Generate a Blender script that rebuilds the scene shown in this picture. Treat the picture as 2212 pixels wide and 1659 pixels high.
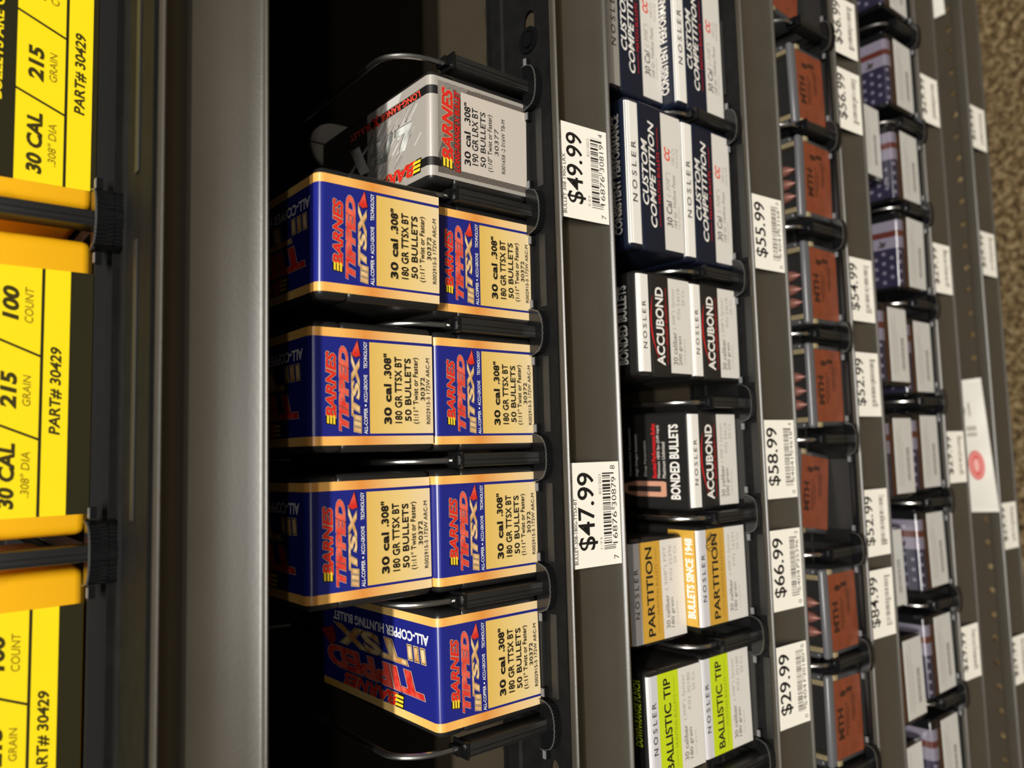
import bpy, bmesh, math, random
from mathutils import Vector, Matrix

for o in list(bpy.data.objects):
    bpy.data.objects.remove(o)
S = bpy.context.scene
C = S.collection
PI = math.pi
rnd = random.Random(7)

# ------------------------------------------------------------------ camera
# world: X along the shelves, Y into the shelves, Z up; the picture was taken with the
# camera held on its side (picture-right is down in the place)
TH, PS, RO, FPX, CAMY = 0.67865, 0.10907, -0.04256, 1658.27, -0.26032
fw = Vector((math.sin(PS)*math.cos(TH), math.cos(PS)*math.cos(TH), -math.sin(TH)))
r0 = Vector((math.cos(PS), -math.sin(PS), 0))
d0 = fw.cross(r0)
rr = math.cos(RO)*r0 + math.sin(RO)*d0
dd = -math.sin(RO)*r0 + math.cos(RO)*d0
cam = bpy.data.cameras.new('camera')
camo = bpy.data.objects.new('camera', cam)
C.objects.link(camo)
camo.matrix_world = Matrix(((dd.x, rr.x, -fw.x, 0), (dd.y, rr.y, -fw.y, CAMY), (dd.z, rr.z, -fw.z, 0), (0, 0, 0, 1)))
cam.sensor_width = 36
cam.lens = 36*FPX/2212
cam.clip_start = 0.01
cam.dof.use_dof = True
cam.dof.focus_distance = 0.345
cam.dof.aperture_fstop = 7.5
S.camera = camo

# ------------------------------------------------------------------ light
W = bpy.data.worlds.new('world')
S.world = W
W.use_nodes = True
bg = W.node_tree.nodes['Background']
bg.inputs[0].default_value = (1.0, 0.95, 0.88, 1)
bg.inputs[1].default_value = 0.07

def strip(y, z, w, e, x=0.0, lx=2.4):
    l = bpy.data.lights.new('ceiling_strip', 'AREA')
    l.shape = 'RECTANGLE'; l.size = lx; l.size_y = w
    l.energy = e; l.color = (1.0, 0.962, 0.895)
    o = bpy.data.objects.new('ceiling_strip_light', l)
    C.objects.link(o)
    o.location = (x, y, z)
    d = Vector((0, 0, -0.3)) - Vector((0, y, z))
    o.rotation_euler = (math.atan2(-d.y, -d.z)*-1, 0, 0)
    return o
strip(-2.34, 3.20, 0.09, 222, x=0.1)
strip(-2.74, 3.20, 0.09, 58, x=0.1)
strip(-5.60, 3.20, 0.18, 34, x=-0.3)

S.view_settings.view_transform = 'Standard'
S.view_settings.look = 'None'
S.view_settings.exposure = 0.0
S.view_settings.gamma = 1.0
S.view_settings.use_curve_mapping = False

# ------------------------------------------------------------------ materials
def lin(c):
    out = []
    for v in c:
        v = v/255.0
        out.append(v/12.92 if v <= 0.04045 else ((v+0.055)/1.055)**2.4)
    return (out[0], out[1], out[2], 1.0)

MATS = {}
def mat(name, rgb, rough=0.5, metal=0.0, spec=0.5, coat=0.0, noise=0.0, nscale=60, bump=0.0, bscale=300, alpha=1.0, trans=0.0):
    m = bpy.data.materials.new(name)
    m.use_nodes = True
    nt = m.node_tree
    b = nt.nodes['Principled BSDF']
    b.inputs['Base Color'].default_value = lin(rgb)
    b.inputs['Roughness'].default_value = rough
    b.inputs['Metallic'].default_value = metal
    b.inputs['Specular IOR Level'].default_value = spec
    b.inputs['Coat Weight'].default_value = coat
    b.inputs['Coat Roughness'].default_value = 0.12
    b.inputs['Alpha'].default_value = alpha
    b.inputs['Transmission Weight'].default_value = trans
    if noise > 0 or bump > 0:
        tc = nt.nodes.new('ShaderNodeTexCoord')
    if noise > 0:
        n = nt.nodes.new('ShaderNodeTexNoise')
        n.inputs['Scale'].default_value = nscale
        n.inputs['Detail'].default_value = 6
        nt.links.new(tc.outputs['Object'], n.inputs['Vector'])
        rp = nt.nodes.new('ShaderNodeValToRGB')
        c = lin(rgb)
        rp.color_ramp.elements[0].position = 0.3
        rp.color_ramp.elements[1].position = 0.7
        rp.color_ramp.elements[0].color = tuple(v*(1-noise) for v in c[:3]) + (1,)
        rp.color_ramp.elements[1].color = tuple(min(1, v*(1+noise)) for v in c[:3]) + (1,)
        nt.links.new(n.outputs['Fac'], rp.inputs['Fac'])
        nt.links.new(rp.outputs['Color'], b.inputs['Base Color'])
    if bump > 0:
        n = nt.nodes.new('ShaderNodeTexNoise')
        n.inputs['Scale'].default_value = bscale
        n.inputs['Detail'].default_value = 4
        nt.links.new(tc.outputs['Object'], n.inputs['Vector'])
        bp = nt.nodes.new('ShaderNodeBump')
        bp.inputs['Strength'].default_value = bump
        bp.inputs['Distance'].default_value = 0.0006
        nt.links.new(n.outputs['Fac'], bp.inputs['Height'])
        nt.links.new(bp.outputs['Normal'], b.inputs['Normal'])
    MATS[name] = m
    return m

def ramp_mat(name, stops, axis, rough=0.4, metal=0.0, spec=0.5, coat=0.0):
    """printed colour gradient along the object's own extent"""
    m = mat(name, (128, 128, 128), rough, metal, spec, coat)
    nt = m.node_tree
    b = nt.nodes['Principled BSDF']
    tc = nt.nodes.new('ShaderNodeTexCoord')
    sp = nt.nodes.new('ShaderNodeSeparateXYZ')
    rp = nt.nodes.new('ShaderNodeValToRGB')
    nt.links.new(tc.outputs['Generated'], sp.inputs[0])
    nt.links.new(sp.outputs[axis], rp.inputs['Fac'])
    e = rp.color_ramp.elements
    while len(e) < len(stops):
        e.new(0.5)
    for k, (p, c) in enumerate(stops):
        e[k].position = p
        e[k].color = lin(c)
    nt.links.new(rp.outputs['Color'], b.inputs['Base Color'])
    return m

mat('rail', (62, 57, 48), 0.34, 0.0, 0.7, noise=0.06, nscale=40, bump=0.05, bscale=700)
mat('deck', (60, 53, 41), 0.5, 0.0, 0.4, noise=0.06, nscale=30, bump=0.05, bscale=700)
mat('black_back', (22, 20, 18), 0.7, 0.0, 0.2)
mat('black_plastic', (34, 34, 33), 0.40, 0.0, 0.45, bump=0.05, bscale=900)
mat('black_gloss', (18, 18, 19), 0.16, 0.0, 0.5)
mat('black_metal', (20, 20, 20), 0.65, 0.0, 0.12, noise=0.25, nscale=120)
mat('bar_grey', (36, 35, 33), 0.5, 0.0, 0.5)
mat('clip_highlight', (112, 112, 113), 0.3, 0.0, 0.5)
mat('rim_clear', (84, 84, 82), 0.10, 0.0, 0.9)
mat('chrome', (205, 203, 198), 0.27, 1.0)
mat('box_black', (33, 32, 31), 0.36, 0.0, 0.5, bump=0.04, bscale=1200)
mat('box_seam', (10, 10, 10), 0.6, 0.0, 0.2)
mat('blue', (31, 37, 124), 0.26, 0.0, 0.5)
mat('ink_black', (22, 20, 20), 0.5)
mat('ink_dark', (48, 44, 42), 0.5)
mat('ink_grey', (120, 114, 106), 0.5)
mat('ink_lgrey', (168, 162, 152), 0.5)
mat('white', (236, 232, 224), 0.5)
mat('tag_white', (246, 241, 228), 0.55)
mat('label_white', (222, 217, 208), 0.5)
mat('label_grey', (200, 198, 191), 0.5)
mat('silver', (176, 170, 162), 0.32, 0.15)
mat('silver_light', (216, 213, 208), 0.3, 0.1)
mat('silver_dark', (98, 90, 84), 0.35)
mat('silver_mid', (138, 131, 124), 0.35)
mat('silver_ring', (120, 110, 102), 0.35)
mat('lrx_panel', (206, 196, 184), 0.4)
mat('steel', (150, 152, 148), 0.28, 0.6)
mat('red', (222, 44, 36), 0.36)
mat('red_soft', (226, 80, 60), 0.36)
mat('red_dark', (150, 40, 38), 0.4)
mat('nosler_red', (206, 34, 36), 0.4)
mat('yellow_ink', (248, 214, 50), 0.4)
mat('gold', (214, 160, 92), 0.34)
mat('gold_light', (238, 205, 150), 0.34)
mat('outline', (214, 178, 168), 0.4)
mat('white_ink', (240, 240, 240), 0.45)
mat('navy_box', (20, 26, 42), 0.34)
mat('part_yellow', (204, 158, 60), 0.42)
mat('part_brown', (150, 105, 25), 0.42)
mat('lime', (196, 214, 30), 0.42)
mat('lime_dark', (140, 152, 20), 0.42)
mat('strip_grey', (206, 204, 206), 0.45)
mat('berger_yellow', (255, 226, 20), 0.4)
mat('berger_body', (250, 184, 22), 0.35)
mat('berger_black', (40, 36, 14), 0.4)
mat('berger_ink', (60, 52, 4), 0.45)
mat('berger_ink2', (140, 118, 8), 0.45)
mat('orange_label', (127, 63, 38), 0.45, noise=0.18, nscale=120)
mat('orange_ink', (60, 32, 20), 0.5)
mat('case_grey', (92, 92, 95), 0.25, 0.0, 0.5)
mat('case_dark', (62, 62, 63), 0.25)
mat('case_beige', (150, 136, 104), 0.35)
mat('foam', (40, 39, 38), 0.9, 0.0, 0.1)
mat('copper', (148, 96, 84), 0.4, 0.2)
mat('copper_print', (206, 150, 124), 0.4)
mat('pane', (30, 30, 30), 0.08, 0.0, 0.5, alpha=0.12)
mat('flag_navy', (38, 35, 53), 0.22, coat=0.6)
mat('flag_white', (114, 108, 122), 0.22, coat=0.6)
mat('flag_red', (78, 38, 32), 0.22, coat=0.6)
mat('rust', (74, 42, 26), 0.35)
mat('pouch', (214, 210, 200), 0.42, bump=0.25, bscale=80)
mat('pouch_red', (206, 96, 92), 0.42)
mat('pouch_pink', (226, 168, 160), 0.42)
mat('paddle', (150, 142, 134), 0.6)
ramp_mat('foil', [(0.0, (240, 214, 166)), (0.30, (238, 196, 128)), (0.58, (224, 146, 66)), (0.80, (242, 186, 100)), (1.0, (236, 168, 84))], 2, 0.34)
ramp_mat('foil_top', [(0.0, (240, 176, 90)), (0.25, (248, 204, 120)), (0.6, (232, 196, 130)), (1.0, (214, 160, 60))], 1, 0.34)
ramp_mat('tan', [(0.0, (238, 214, 168)), (0.45, (236, 206, 134)), (1.0, (226, 186, 92))], 2, 0.42)
def nodes_gold(name, lo, hi, scale=130):
    m = mat(name, lo, 0.34)
    nt = m.node_tree
    b = nt.nodes['Principled BSDF']
    tc = nt.nodes.new('ShaderNodeTexCoord')
    wv = nt.nodes.new('ShaderNodeTexNoise')
    wv.inputs['Scale'].default_value = scale
    rp = nt.nodes.new('ShaderNodeValToRGB')
    rp.color_ramp.elements[0].position = 0.38
    rp.color_ramp.elements[1].position = 0.62
    rp.color_ramp.elements[0].color = lin(lo)
    rp.color_ramp.elements[1].color = lin(hi)
    nt.links.new(tc.outputs['Object'], wv.inputs['Vector'])
    nt.links.new(wv.outputs['Fac'], rp.inputs['Fac'])
    nt.links.new(rp.outputs['Color'], b.inputs['Base Color'])
nodes_gold('gold_sheen', (204, 142, 74), (244, 214, 160))
nodes_gold('red_sheen', (214, 46, 38), (234, 106, 84))
nodes_gold('steel_sheen', (112, 114, 110), (226, 228, 222), 75)

def carpet_mat():
    m = mat('carpet', (140, 110, 62), 0.95, 0.0, 0.05)
    nt = m.node_tree
    b = nt.nodes['Principled BSDF']
    tc = nt.nodes.new('ShaderNodeTexCoord')
    n1 = nt.nodes.new('ShaderNodeTexNoise'); n1.inputs['Scale'].default_value = 130; n1.inputs['Detail'].default_value = 8
    n1.inputs['Roughness'].default_value = 0.75
    rp = nt.nodes.new('ShaderNodeValToRGB')
    e = rp.color_ramp.elements
    e[0].position = 0.38; e[0].color = lin((40, 33, 24))
    e[1].position = 0.64; e[1].color = lin((190, 168, 128))
    k = e.new(0.50); k.color = lin((124, 102, 70))
    nt.links.new(tc.outputs['Object'], n1.inputs['Vector'])
    nt.links.new(n1.outputs['Fac'], rp.inputs['Fac'])
    nt.links.new(rp.outputs['Color'], b.inputs['Base Color'])
    bp = nt.nodes.new('ShaderNodeBump'); bp.inputs['Strength'].default_value = 0.9; bp.inputs['Distance'].default_value = 0.006
    nt.links.new(n1.outputs['Fac'], bp.inputs['Height'])
    nt.links.new(bp.outputs['Normal'], b.inputs['Normal'])
carpet_mat()

# ------------------------------------------------------------------ mesh helpers
class MB:
    def __init__(self):
        self.v = []; self.f = []; self.m = []; self.slots = []
    def slot(self, mname):
        if mname not in self.slots:
            self.slots.append(mname)
        return self.slots.index(mname)
    def add(self, verts, faces, mname):
        n = len(self.v); s = self.slot(mname)
        self.v += [tuple(p) for p in verts]
        for f in faces:
            self.f.append([i+n for i in f]); self.m.append(s)
        return self
    def box(self, x0, x1, y0, y1, z0, z1, m):
        v = [(x0, y0, z0), (x1, y0, z0), (x1, y1, z0), (x0, y1, z0), (x0, y0, z1), (x1, y0, z1), (x1, y1, z1), (x0, y1, z1)]
        return self.add(v, [(0, 3, 2, 1), (4, 5, 6, 7), (0, 1, 5, 4), (1, 2, 6, 5), (2, 3, 7, 6), (3, 0, 4, 7)], m)
    def bm(self, b, m):
        b.verts.index_update()
        self.add([v.co[:] for v in b.verts], [[v.index for v in f.verts] for f in b.faces], m)
        b.free()
        return self
    def rbox(self, x0, x1, y0, y1, z0, z1, r, m, seg=3):
        b = bmesh.new()
        bmesh.ops.create_cube(b, size=1.0)
        for v in b.verts:
            v.co = Vector((x0+(v.co.x+.5)*(x1-x0), y0+(v.co.y+.5)*(y1-y0), z0+(v.co.z+.5)*(z1-z0)))
        bmesh.ops.bevel(b, geom=list(b.edges), offset=r, segments=seg, profile=0.5, affect='EDGES', clamp_overlap=True)
        return self.bm(b, m)
    def prism_x(self, prof, x0, x1, m, cap=True, closed=True):
        """profile of (y,z) points swept along X"""
        n = len(prof)
        v = [(x0, y, z) for y, z in prof] + [(x1, y, z) for y, z in prof]
        f = [(i, (i+1) % n, n+(i+1) % n, n+i) for i in range(n if closed else n-1)]
        if cap and closed:
            f += [tuple(range(n-1, -1, -1)), tuple(range(n, 2*n))]
        return self.add(v, f, m)
    def prism_z(self, prof, z0, z1, m):
        n = len(prof)
        v = [(x, y, z0) for x, y in prof] + [(x, y, z1) for x, y in prof]
        f = [(i, (i+1) % n, n+(i+1) % n, n+i) for i in range(n)]
        f += [tuple(range(n-1, -1, -1)), tuple(range(n, 2*n))]
        return self.add(v, f, m)
    def tube(self, pts, r, m, n=8):
        pts = [Vector(p) for p in pts]
        v = []; f = []
        up = Vector((1, 0, 0))
        for i, p in enumerate(pts):
            t = (pts[min(i+1, len(pts)-1)]-pts[max(i-1, 0)]).normalized()
            a = up - t*up.dot(t)
            if a.length < 1e-4:
                a = Vector((0, 0, 1)) - t*t.z
            a.normalize(); c = t.cross(a)
            for k in range(n):
                w = 2*PI*k/n
                v.append(p+a*(r*math.cos(w))+c*(r*math.sin(w)))
        for i in range(len(pts)-1):
            for k in range(n):
                f.append((i*n+k, i*n+(k+1) % n, (i+1)*n+(k+1) % n, (i+1)*n+k))
        f.append(tuple(range(n-1, -1, -1))); f.append(tuple(range((len(pts)-1)*n, len(pts)*n)))
        return self.add(v, f, m)
    def lathe_y(self, prof, cx, cz, m, n=12):
        """profile of (radius, y)"""
        v = []; f = []
        for r, y in prof:
            for k in range(n):
                w = 2*PI*k/n
                v.append((cx+r*math.cos(w), y, cz+r*math.sin(w)))
        for i in range(len(prof)-1):
            for k in range(n):
                f.append((i*n+k, i*n+(k+1) % n, (i+1)*n+(k+1) % n, (i+1)*n+k))
        f.append(tuple(range(n-1, -1, -1))); f.append(tuple(range((len(prof)-1)*n, len(prof)*n)))
        return self.add(v, f, m)
    def plate(self, outer, holes, z0, z1, m):
        """flat plate with holes, outlines in (x,y)"""
        b = bmesh.new()
        es = []
        for loop in [outer]+holes:
            vs = [b.verts.new((x, y, z1)) for x, y in loop]
            es += [b.edges.new((vs[i], vs[(i+1) % len(vs)])) for i in range(len(vs))]
        bmesh.ops.triangle_fill(b, edges=es, use_beauty=True)
        bmesh.ops.recalc_face_normals(b, faces=list(b.faces))
        if b.faces and b.faces[0].normal.z < 0:
            bmesh.ops.reverse_faces(b, faces=list(b.faces))
        g = bmesh.ops.extrude_face_region(b, geom=list(b.faces))
        # the extruded copy becomes the underside
        for e in g['geom']:
            if isinstance(e, bmesh.types.BMVert):
                e.co.z = z0
        bmesh.ops.recalc_face_normals(b, faces=list(b.faces))
        return self.bm(b, m)
    def mesh(self, name, smooth=True, angle=35):
        me = bpy.data.meshes.new(name)
        me.from_pydata(self.v, [], self.f)
        for s in self.slots:
            me.materials.append(MATS[s])
        me.polygons.foreach_set('material_index', self.m)
        if smooth:
            me.polygons.foreach_set('use_smooth', [True]*len(self.f))
            me.set_sharp_from_angle(angle=math.radians(angle))
        me.update()
        return me

def ell(cx, cy, rx, ry, n=20, a0=0.0, a1=2*PI):
    full = abs(a1-a0-2*PI) < 1e-6
    return [(cx+rx*math.cos(a0+(a1-a0)*k/(n if full else n-1)), cy+ry*math.sin(a0+(a1-a0)*k/(n if full else n-1))) for k in range(n)]

# ------------------------------------------------------------------ lettering
TCACHE = {}
def text_mesh(s, shear=0.0, off=0.0, res=3):
    key = (s, shear, off, res)
    if key in TCACHE:
        return TCACHE[key]
    cu = bpy.data.curves.new('t', 'FONT')
    cu.body = s; cu.size = 1.0; cu.shear = shear; cu.offset = off; cu.resolution_u = res
    ob = bpy.data.objects.new('t', cu)
    me = bpy.data.meshes.new_from_object(ob)
    v = [(p.co.x, p.co.y) for p in me.vertices]
    f = [list(p.vertices) for p in me.polygons]
    bpy.data.objects.remove(ob); bpy.data.curves.remove(cu); bpy.data.meshes.remove(me)
    TCACHE[key] = (v, f)
    return v, f

class Print(MB):
    """flat print in (s,t) millimetres, mapped on a surface by fn(s,t,h)"""
    def __init__(self, fn, base=0.06, step=0.035):
        super().__init__()
        self.fn = fn; self.h = base; self.step = step
    def _put(self, pts, faces, m):
        self.add([self.fn(a*1e-3, b*1e-3, self.h*1e-3) for a, b in pts], faces, m)
    def up(self):
        self.h += self.step
    def rect(self, x0, x1, y0, y1, m):
        self._put([(x0, y0), (x1, y0), (x1, y1), (x0, y1)], [(0, 1, 2, 3)], m); return self
    def poly(self, pts, m):
        self._put(pts, [tuple(range(len(pts)))], m); return self
    def ring(self, cx, cy, rx, ry, w, m, n=18):
        a = ell(cx, cy, rx, ry, n); b = ell(cx, cy, rx-w, ry-w, n)
        self._put(a+b, [(i, (i+1) % n, n+(i+1) % n, n+i) for i in range(n)], m); return self
    def text(self, s, x0, x1, y0, y1, m, shear=0.0, off=0.0, outline=None, res=3):
        v, f = text_mesh(s, shear, 0.0, res)
        if not v:
            return self
        ax = min(p[0] for p in v); bx = max(p[0] for p in v); ay = min(p[1] for p in v); by = max(p[1] for p in v)
        def tr(p):
            return (x0+(p[0]-ax)/(bx-ax)*(x1-x0), y0+(p[1]-ay)/(by-ay)*(y1-y0))
        for o, mm in (outline or []):
            vv, ff = text_mesh(s, shear, o, res)
            self._put([tr(p) for p in vv], ff, mm); self.up()
        vv, ff = text_mesh(s, shear, off, res)
        self._put([tr(p) for p in vv], ff, m)
        return self
    def stroke(self, pts, w, m):
        for (xa, ya), (xb, yb) in zip(pts[:-1], pts[1:]):
            L = math.hypot(xb-xa, yb-ya) or 1
            nx, ny = -(yb-ya)/L*w/2, (xb-xa)/L*w/2
            self._put([(xa+nx, ya+ny), (xa-nx, ya-ny), (xb-nx, yb-ny), (xb+nx, yb+ny)], [(0, 1, 2, 3)], m)
        return self
    def barcode(self, x0, x1, y0, y1, m, seed=1, guard=0.0, den=30):
        q = random.Random(seed)
        x = x0; k = 0
        while x < x1:
            w = q.choice((0.35, 0.35, 0.7, 1.1)) * (x1-x0)/37.0
            g = q.choice((0.35, 0.5, 0.8)) * (x1-x0)/37.0
            lo = y0-guard if (k < 3 or x > x1-2.2 or abs(x-(x0+x1)/2) < 1.0) else y0
            self.rect(x, min(x+w, x1), lo, y1, m)
            x += w+g; k += 1
        return self

def front(s, t, h):
    return (s, -h, t)

def front_up(s, t, h):
    return (s, -h, t+0.0012)

def link(name, me, parent=None):
    o = bpy.data.objects.new(name, me)
    C.objects.link(o)
    if parent is not None:
        o.parent = parent
    return o

def empty(name, loc, rot=(0, 0, 0)):
    o = bpy.data.objects.new(name, None)
    o.empty_display_size = 0.01
    C.objects.link(o)
    o.location = loc; o.rotation_euler = rot
    return o

def tag(o, label, cat, group=None, kind=None):
    o['label'] = label; o['category'] = cat
    if group: o['group'] = group
    if kind: o['kind'] = kind
    return o

def spawn(parts, name, loc, rot, label, cat, group=None):
    """parts: list of (part name, mesh, index of parent part or None)"""
    root = empty(name, loc, rot)
    tag(root, label, cat, group)
    made = []
    for pn, me, par in parts:
        made.append(link(pn, me, root if par is None else made[par]))
    return root

# ------------------------------------------------------------------ the shelving
ZR = [-0.0657, -0.2433, -0.4012, -0.5165, -0.6565, -0.7600]     # top lip of each price rail
FL = [-0.0570, -0.2405, -0.3985, -0.5130, -0.6540]              # where the goods stand
X0, X1 = -0.46, 0.74
ZFLOOR = -1.00

mb = MB()
mb.box(X0-0.6, X1+0.6, -1.6, 0.9, ZFLOOR-0.02, ZFLOOR, 'carpet')
fl = link('floor', mb.mesh('floor', smooth=False))
tag(fl, 'mottled brown and tan carpet floor along the foot of the shelving', 'carpet', kind='structure')
mb = MB()
mb.box(X0-0.02, X1+0.02, 0.405, 0.425, ZFLOOR, 0.32, 'black_back')
wb = link('wall_back', mb.mesh('wall_back', smooth=False))
tag(wb, 'dark back panel behind all the shelves', 'panel', kind='structure')

RAILP = [(0.0060, 0.0), (-0.0016, 0.0002), (-0.0027, -0.0002), (-0.0033, -0.0009), (-0.0030, -0.0018), (-0.0020, -0.0022), (-0.0004, -0.0022),
         (0.0022, -0.0028), (0.0034, -0.0050), (0.0041, -0.0095), (0.0041, -0.0140), (0.0036, -0.0178), (0.0025, -0.0215), (0.0009, -0.0255), (-0.0009, -0.0295), (-0.0027, -0.0334),
         (-0.0034, -0.0343), (-0.0041, -0.0346), (-0.0045, -0.0352), (-0.0042, -0.0359), (-0.0034, -0.0361), (0.0040, -0.0361), (0.0060, -0.0340)]
RAILP = [(y+0.0032, z) for y, z in RAILP]
SHELF_LABEL = ['olive brown metal shelf edge nearest the picture left, under the yellow boxes',
               'olive brown metal shelf carrying the blue and silver boxes',
               'olive brown metal shelf carrying the white-labelled dark blue, black, gold and lime boxes',
               'olive brown metal shelf carrying the clear cases with orange labels',
               'olive brown metal shelf carrying the black flag boxes',
               'nearly empty bottom metal shelf with a row of small holes and a white pouch']
def rail_y(t):
    """depth of a tag lying in the rail, t = height above the tag's lower edge"""
    z = t-0.0328
    return -0.0002 + 0.0023*min(1.0, max(0.0, t/0.033))**0.75

for k, z in enumerate(ZR):
    sh = empty('metal_shelf', ((X0+X1)/2, 0, z))
    tag(sh, SHELF_LABEL[k], 'shelf', 'metal shelves of the rack')
    hw = (X1-X0)/2
    b = MB()
    b.prism_x(RAILP, -hw, hw, 'rail')
    link('price_rail', b.mesh('price_rail', angle=50), sh)
    cxs = (X0+X1)/2
    holes = []
    if k == 1:
        holes = [ell(0.2369-cxs+0.0256*j, 0.0525, 0.0042, 0.0042, 14) for j in range(-22, 18)]
    if k == 5:
        holes = [ell(0.0720-cxs+0.0207*j, 0.0133, 0.0027, 0.0027, 12) for j in range(-25, 32)]
    b = MB()
    b.plate([(-hw, 0.0093), (hw, 0.0093), (hw, 0.405), (-hw, 0.405)], holes, -0.0030, -0.0010, 'deck')
    link('deck', b.mesh('deck', smooth=False), sh)
    b = MB()
    b.box(-hw, hw, 0.14, 0.144, -0.034, -0.0031, 'deck')
    link('stiffener', b.mesh('stiffener', smooth=False), sh)

# kick plate under the bottom shelf
b = MB(); b.box(X0, X1, 0.330, 0.335, ZFLOOR, ZR[5]-0.035, 'deck')
kp = link('trim_1', b.mesh('kick_plate', smooth=False))
tag(kp, 'dark kick plate under the bottom shelf', 'trim', kind='structure')

# ------------------------------------------------------------------ mounting bars and tracks
ROWNAME = ['yellow box', 'blue box', 'white-labelled box', 'orange-label case', 'black flag box']
YF = [0.0545, 0.0200, 0.0130, 0.0080, 0.0050]        # usual front of the goods in each row
DIVX = [[0.0874, -0.0325, 0.2073],
        [0.1775, 0.1150, 0.0558, -0.0042, -0.0645, -0.1265],
        [0.1948, 0.1000, 0.0240, -0.0415, -0.1120, -0.1815],
        [0.2890, 0.2150, 0.1440, 0.0715, 0.0012, -0.0733, -0.1432, -0.2122],
        [0.3350, 0.2530, 0.1827, 0.1060, 0.0290, -0.0491, -0.1262, -0.1985]]
PH = [0.040, 0.046, 0.034, 0.036, 0.034]
COLX = [[0.1474, 0.0274, -0.0926], [0.1468, 0.0866, 0.0266, -0.0343, -0.0945], [0.2414, 0.1488, 0.0660, -0.0091, -0.0770, -0.1462],
        [0.3200, 0.2470, 0.1801, 0.1067, 0.0374, -0.0366, -0.1116, -0.1800], [0.3780, 0.2961, 0.2200, 0.1475, 0.0660, -0.0105, -0.0880, -0.1650, -0.2400]]
for k in range(5):
    z = ZR[k]; f = FL[k]
    rk = empty('pusher_rack', (0, 0, z))
    tag(rk, 'black mounting bar and pusher tracks on the %s shelf' % ROWNAME[k], 'shelf fitting', 'pusher racks')
    yb = 0.0034
    top = f-z-0.0016 if k else 0.0016
    b = MB()
    stad = [(0.2035+0.0030*0, 0)]
    hl = []
    if k == 1:
        s0, s1, r = 0.2035, 0.2150, 0.0040
        hl = [ell(s1, 0.0172, r, r, 9, -PI/2, PI/2)+ell(s0, 0.0172, r, r, 9, PI/2, 3*PI/2)]
        hl += [ell(-0.150, 0.0140, 0.0075, 0.0036, 18)]
    b.plate([(X0+0.02, yb), (X1-0.02, yb), (X1-0.02, 0.048), (X0+0.02, 0.048)], hl, 0.0003, top, 'black_metal')
    b.box(X0+0.02, X1-0.02, 0.0482, 0.0494, 0.0003, top+0.0022, 'black_metal')
    b.prism_x([(0.0375, top), (0.0390, top+0.0010), (0.0405, top)], X0+0.02, X1-0.02, 'black_metal', cap=False)
    link('mounting_bar', b.mesh('mounting_bar'), rk)
    if k == 1:
        b = MB()
        ring_o = ell(0.2035, 0.0172, 0.0066, 0.0066, 22)
        ring_i = ell(0.2035, 0.0172, 0.0046, 0.0046, 22)
        b.plate(ring_o, [ring_i], top, top+0.0012, 'black_gloss')
        b.prism_z(ell(0.2035, 0.0172, 0.0038, 0.0034, 16), top-0.001, top+0.0016, 'black_gloss')
        link('screw', b.mesh('screw'), rk)
    # front bar, in sections between the dividers
    dx = sorted(DIVX[k])
    y1 = YF[k]-(0.0075 if k else 0.0315)
    for a, c in zip(dx[:-1], dx[1:]):
        b = MB()
        if k < 3:
            b.rbox(a+0.0119, c-0.0119, y1-0.0030, y1+0.0014, top-0.0002, top+0.0007, 0.0003, 'bar_grey', 2)
        else:
            b.rbox(a+0.0119, c-0.0119, 0.0036, YF[k]-0.0012 if k == 3 else 0.0044, top-0.0002, top+0.0006, 0.0002, 'black_gloss', 2)
        link('front_bar', b.mesh('front_bar'), rk)
    for x in COLX[k]:
        w = {0: 0.05, 1: 0.022, 2: 0.024, 3: 0.024, 4: 0.026}[k]
        b = MB()
        b.box(x-w, x+w, YF[k]-0.001, 0.30, top-0.0001, f-z-0.0001, 'black_plastic')
        b.box(x-0.004, x+0.004, YF[k]+0.02, 0.30, f-z-0.0011, f-z-0.00008, 'black_gloss')
        link('track', b.mesh('track', smooth=False), rk)

# ------------------------------------------------------------------ dividers
def knob_outline(w, d, teeth=0.0, n=44):
    p = []
    for i in range(n+1):
        a = PI + PI*i/n
        x = w*math.copysign(abs(math.cos(a))**0.75, math.cos(a)); y = d*math.copysign(abs(math.sin(a))**0.8, math.sin(a))
        s = 1.0 + (teeth if (i % 2 and 0.18 < i/n < 0.82) else 0.0)
        p.append((x*s, y*s))
    return p

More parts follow.
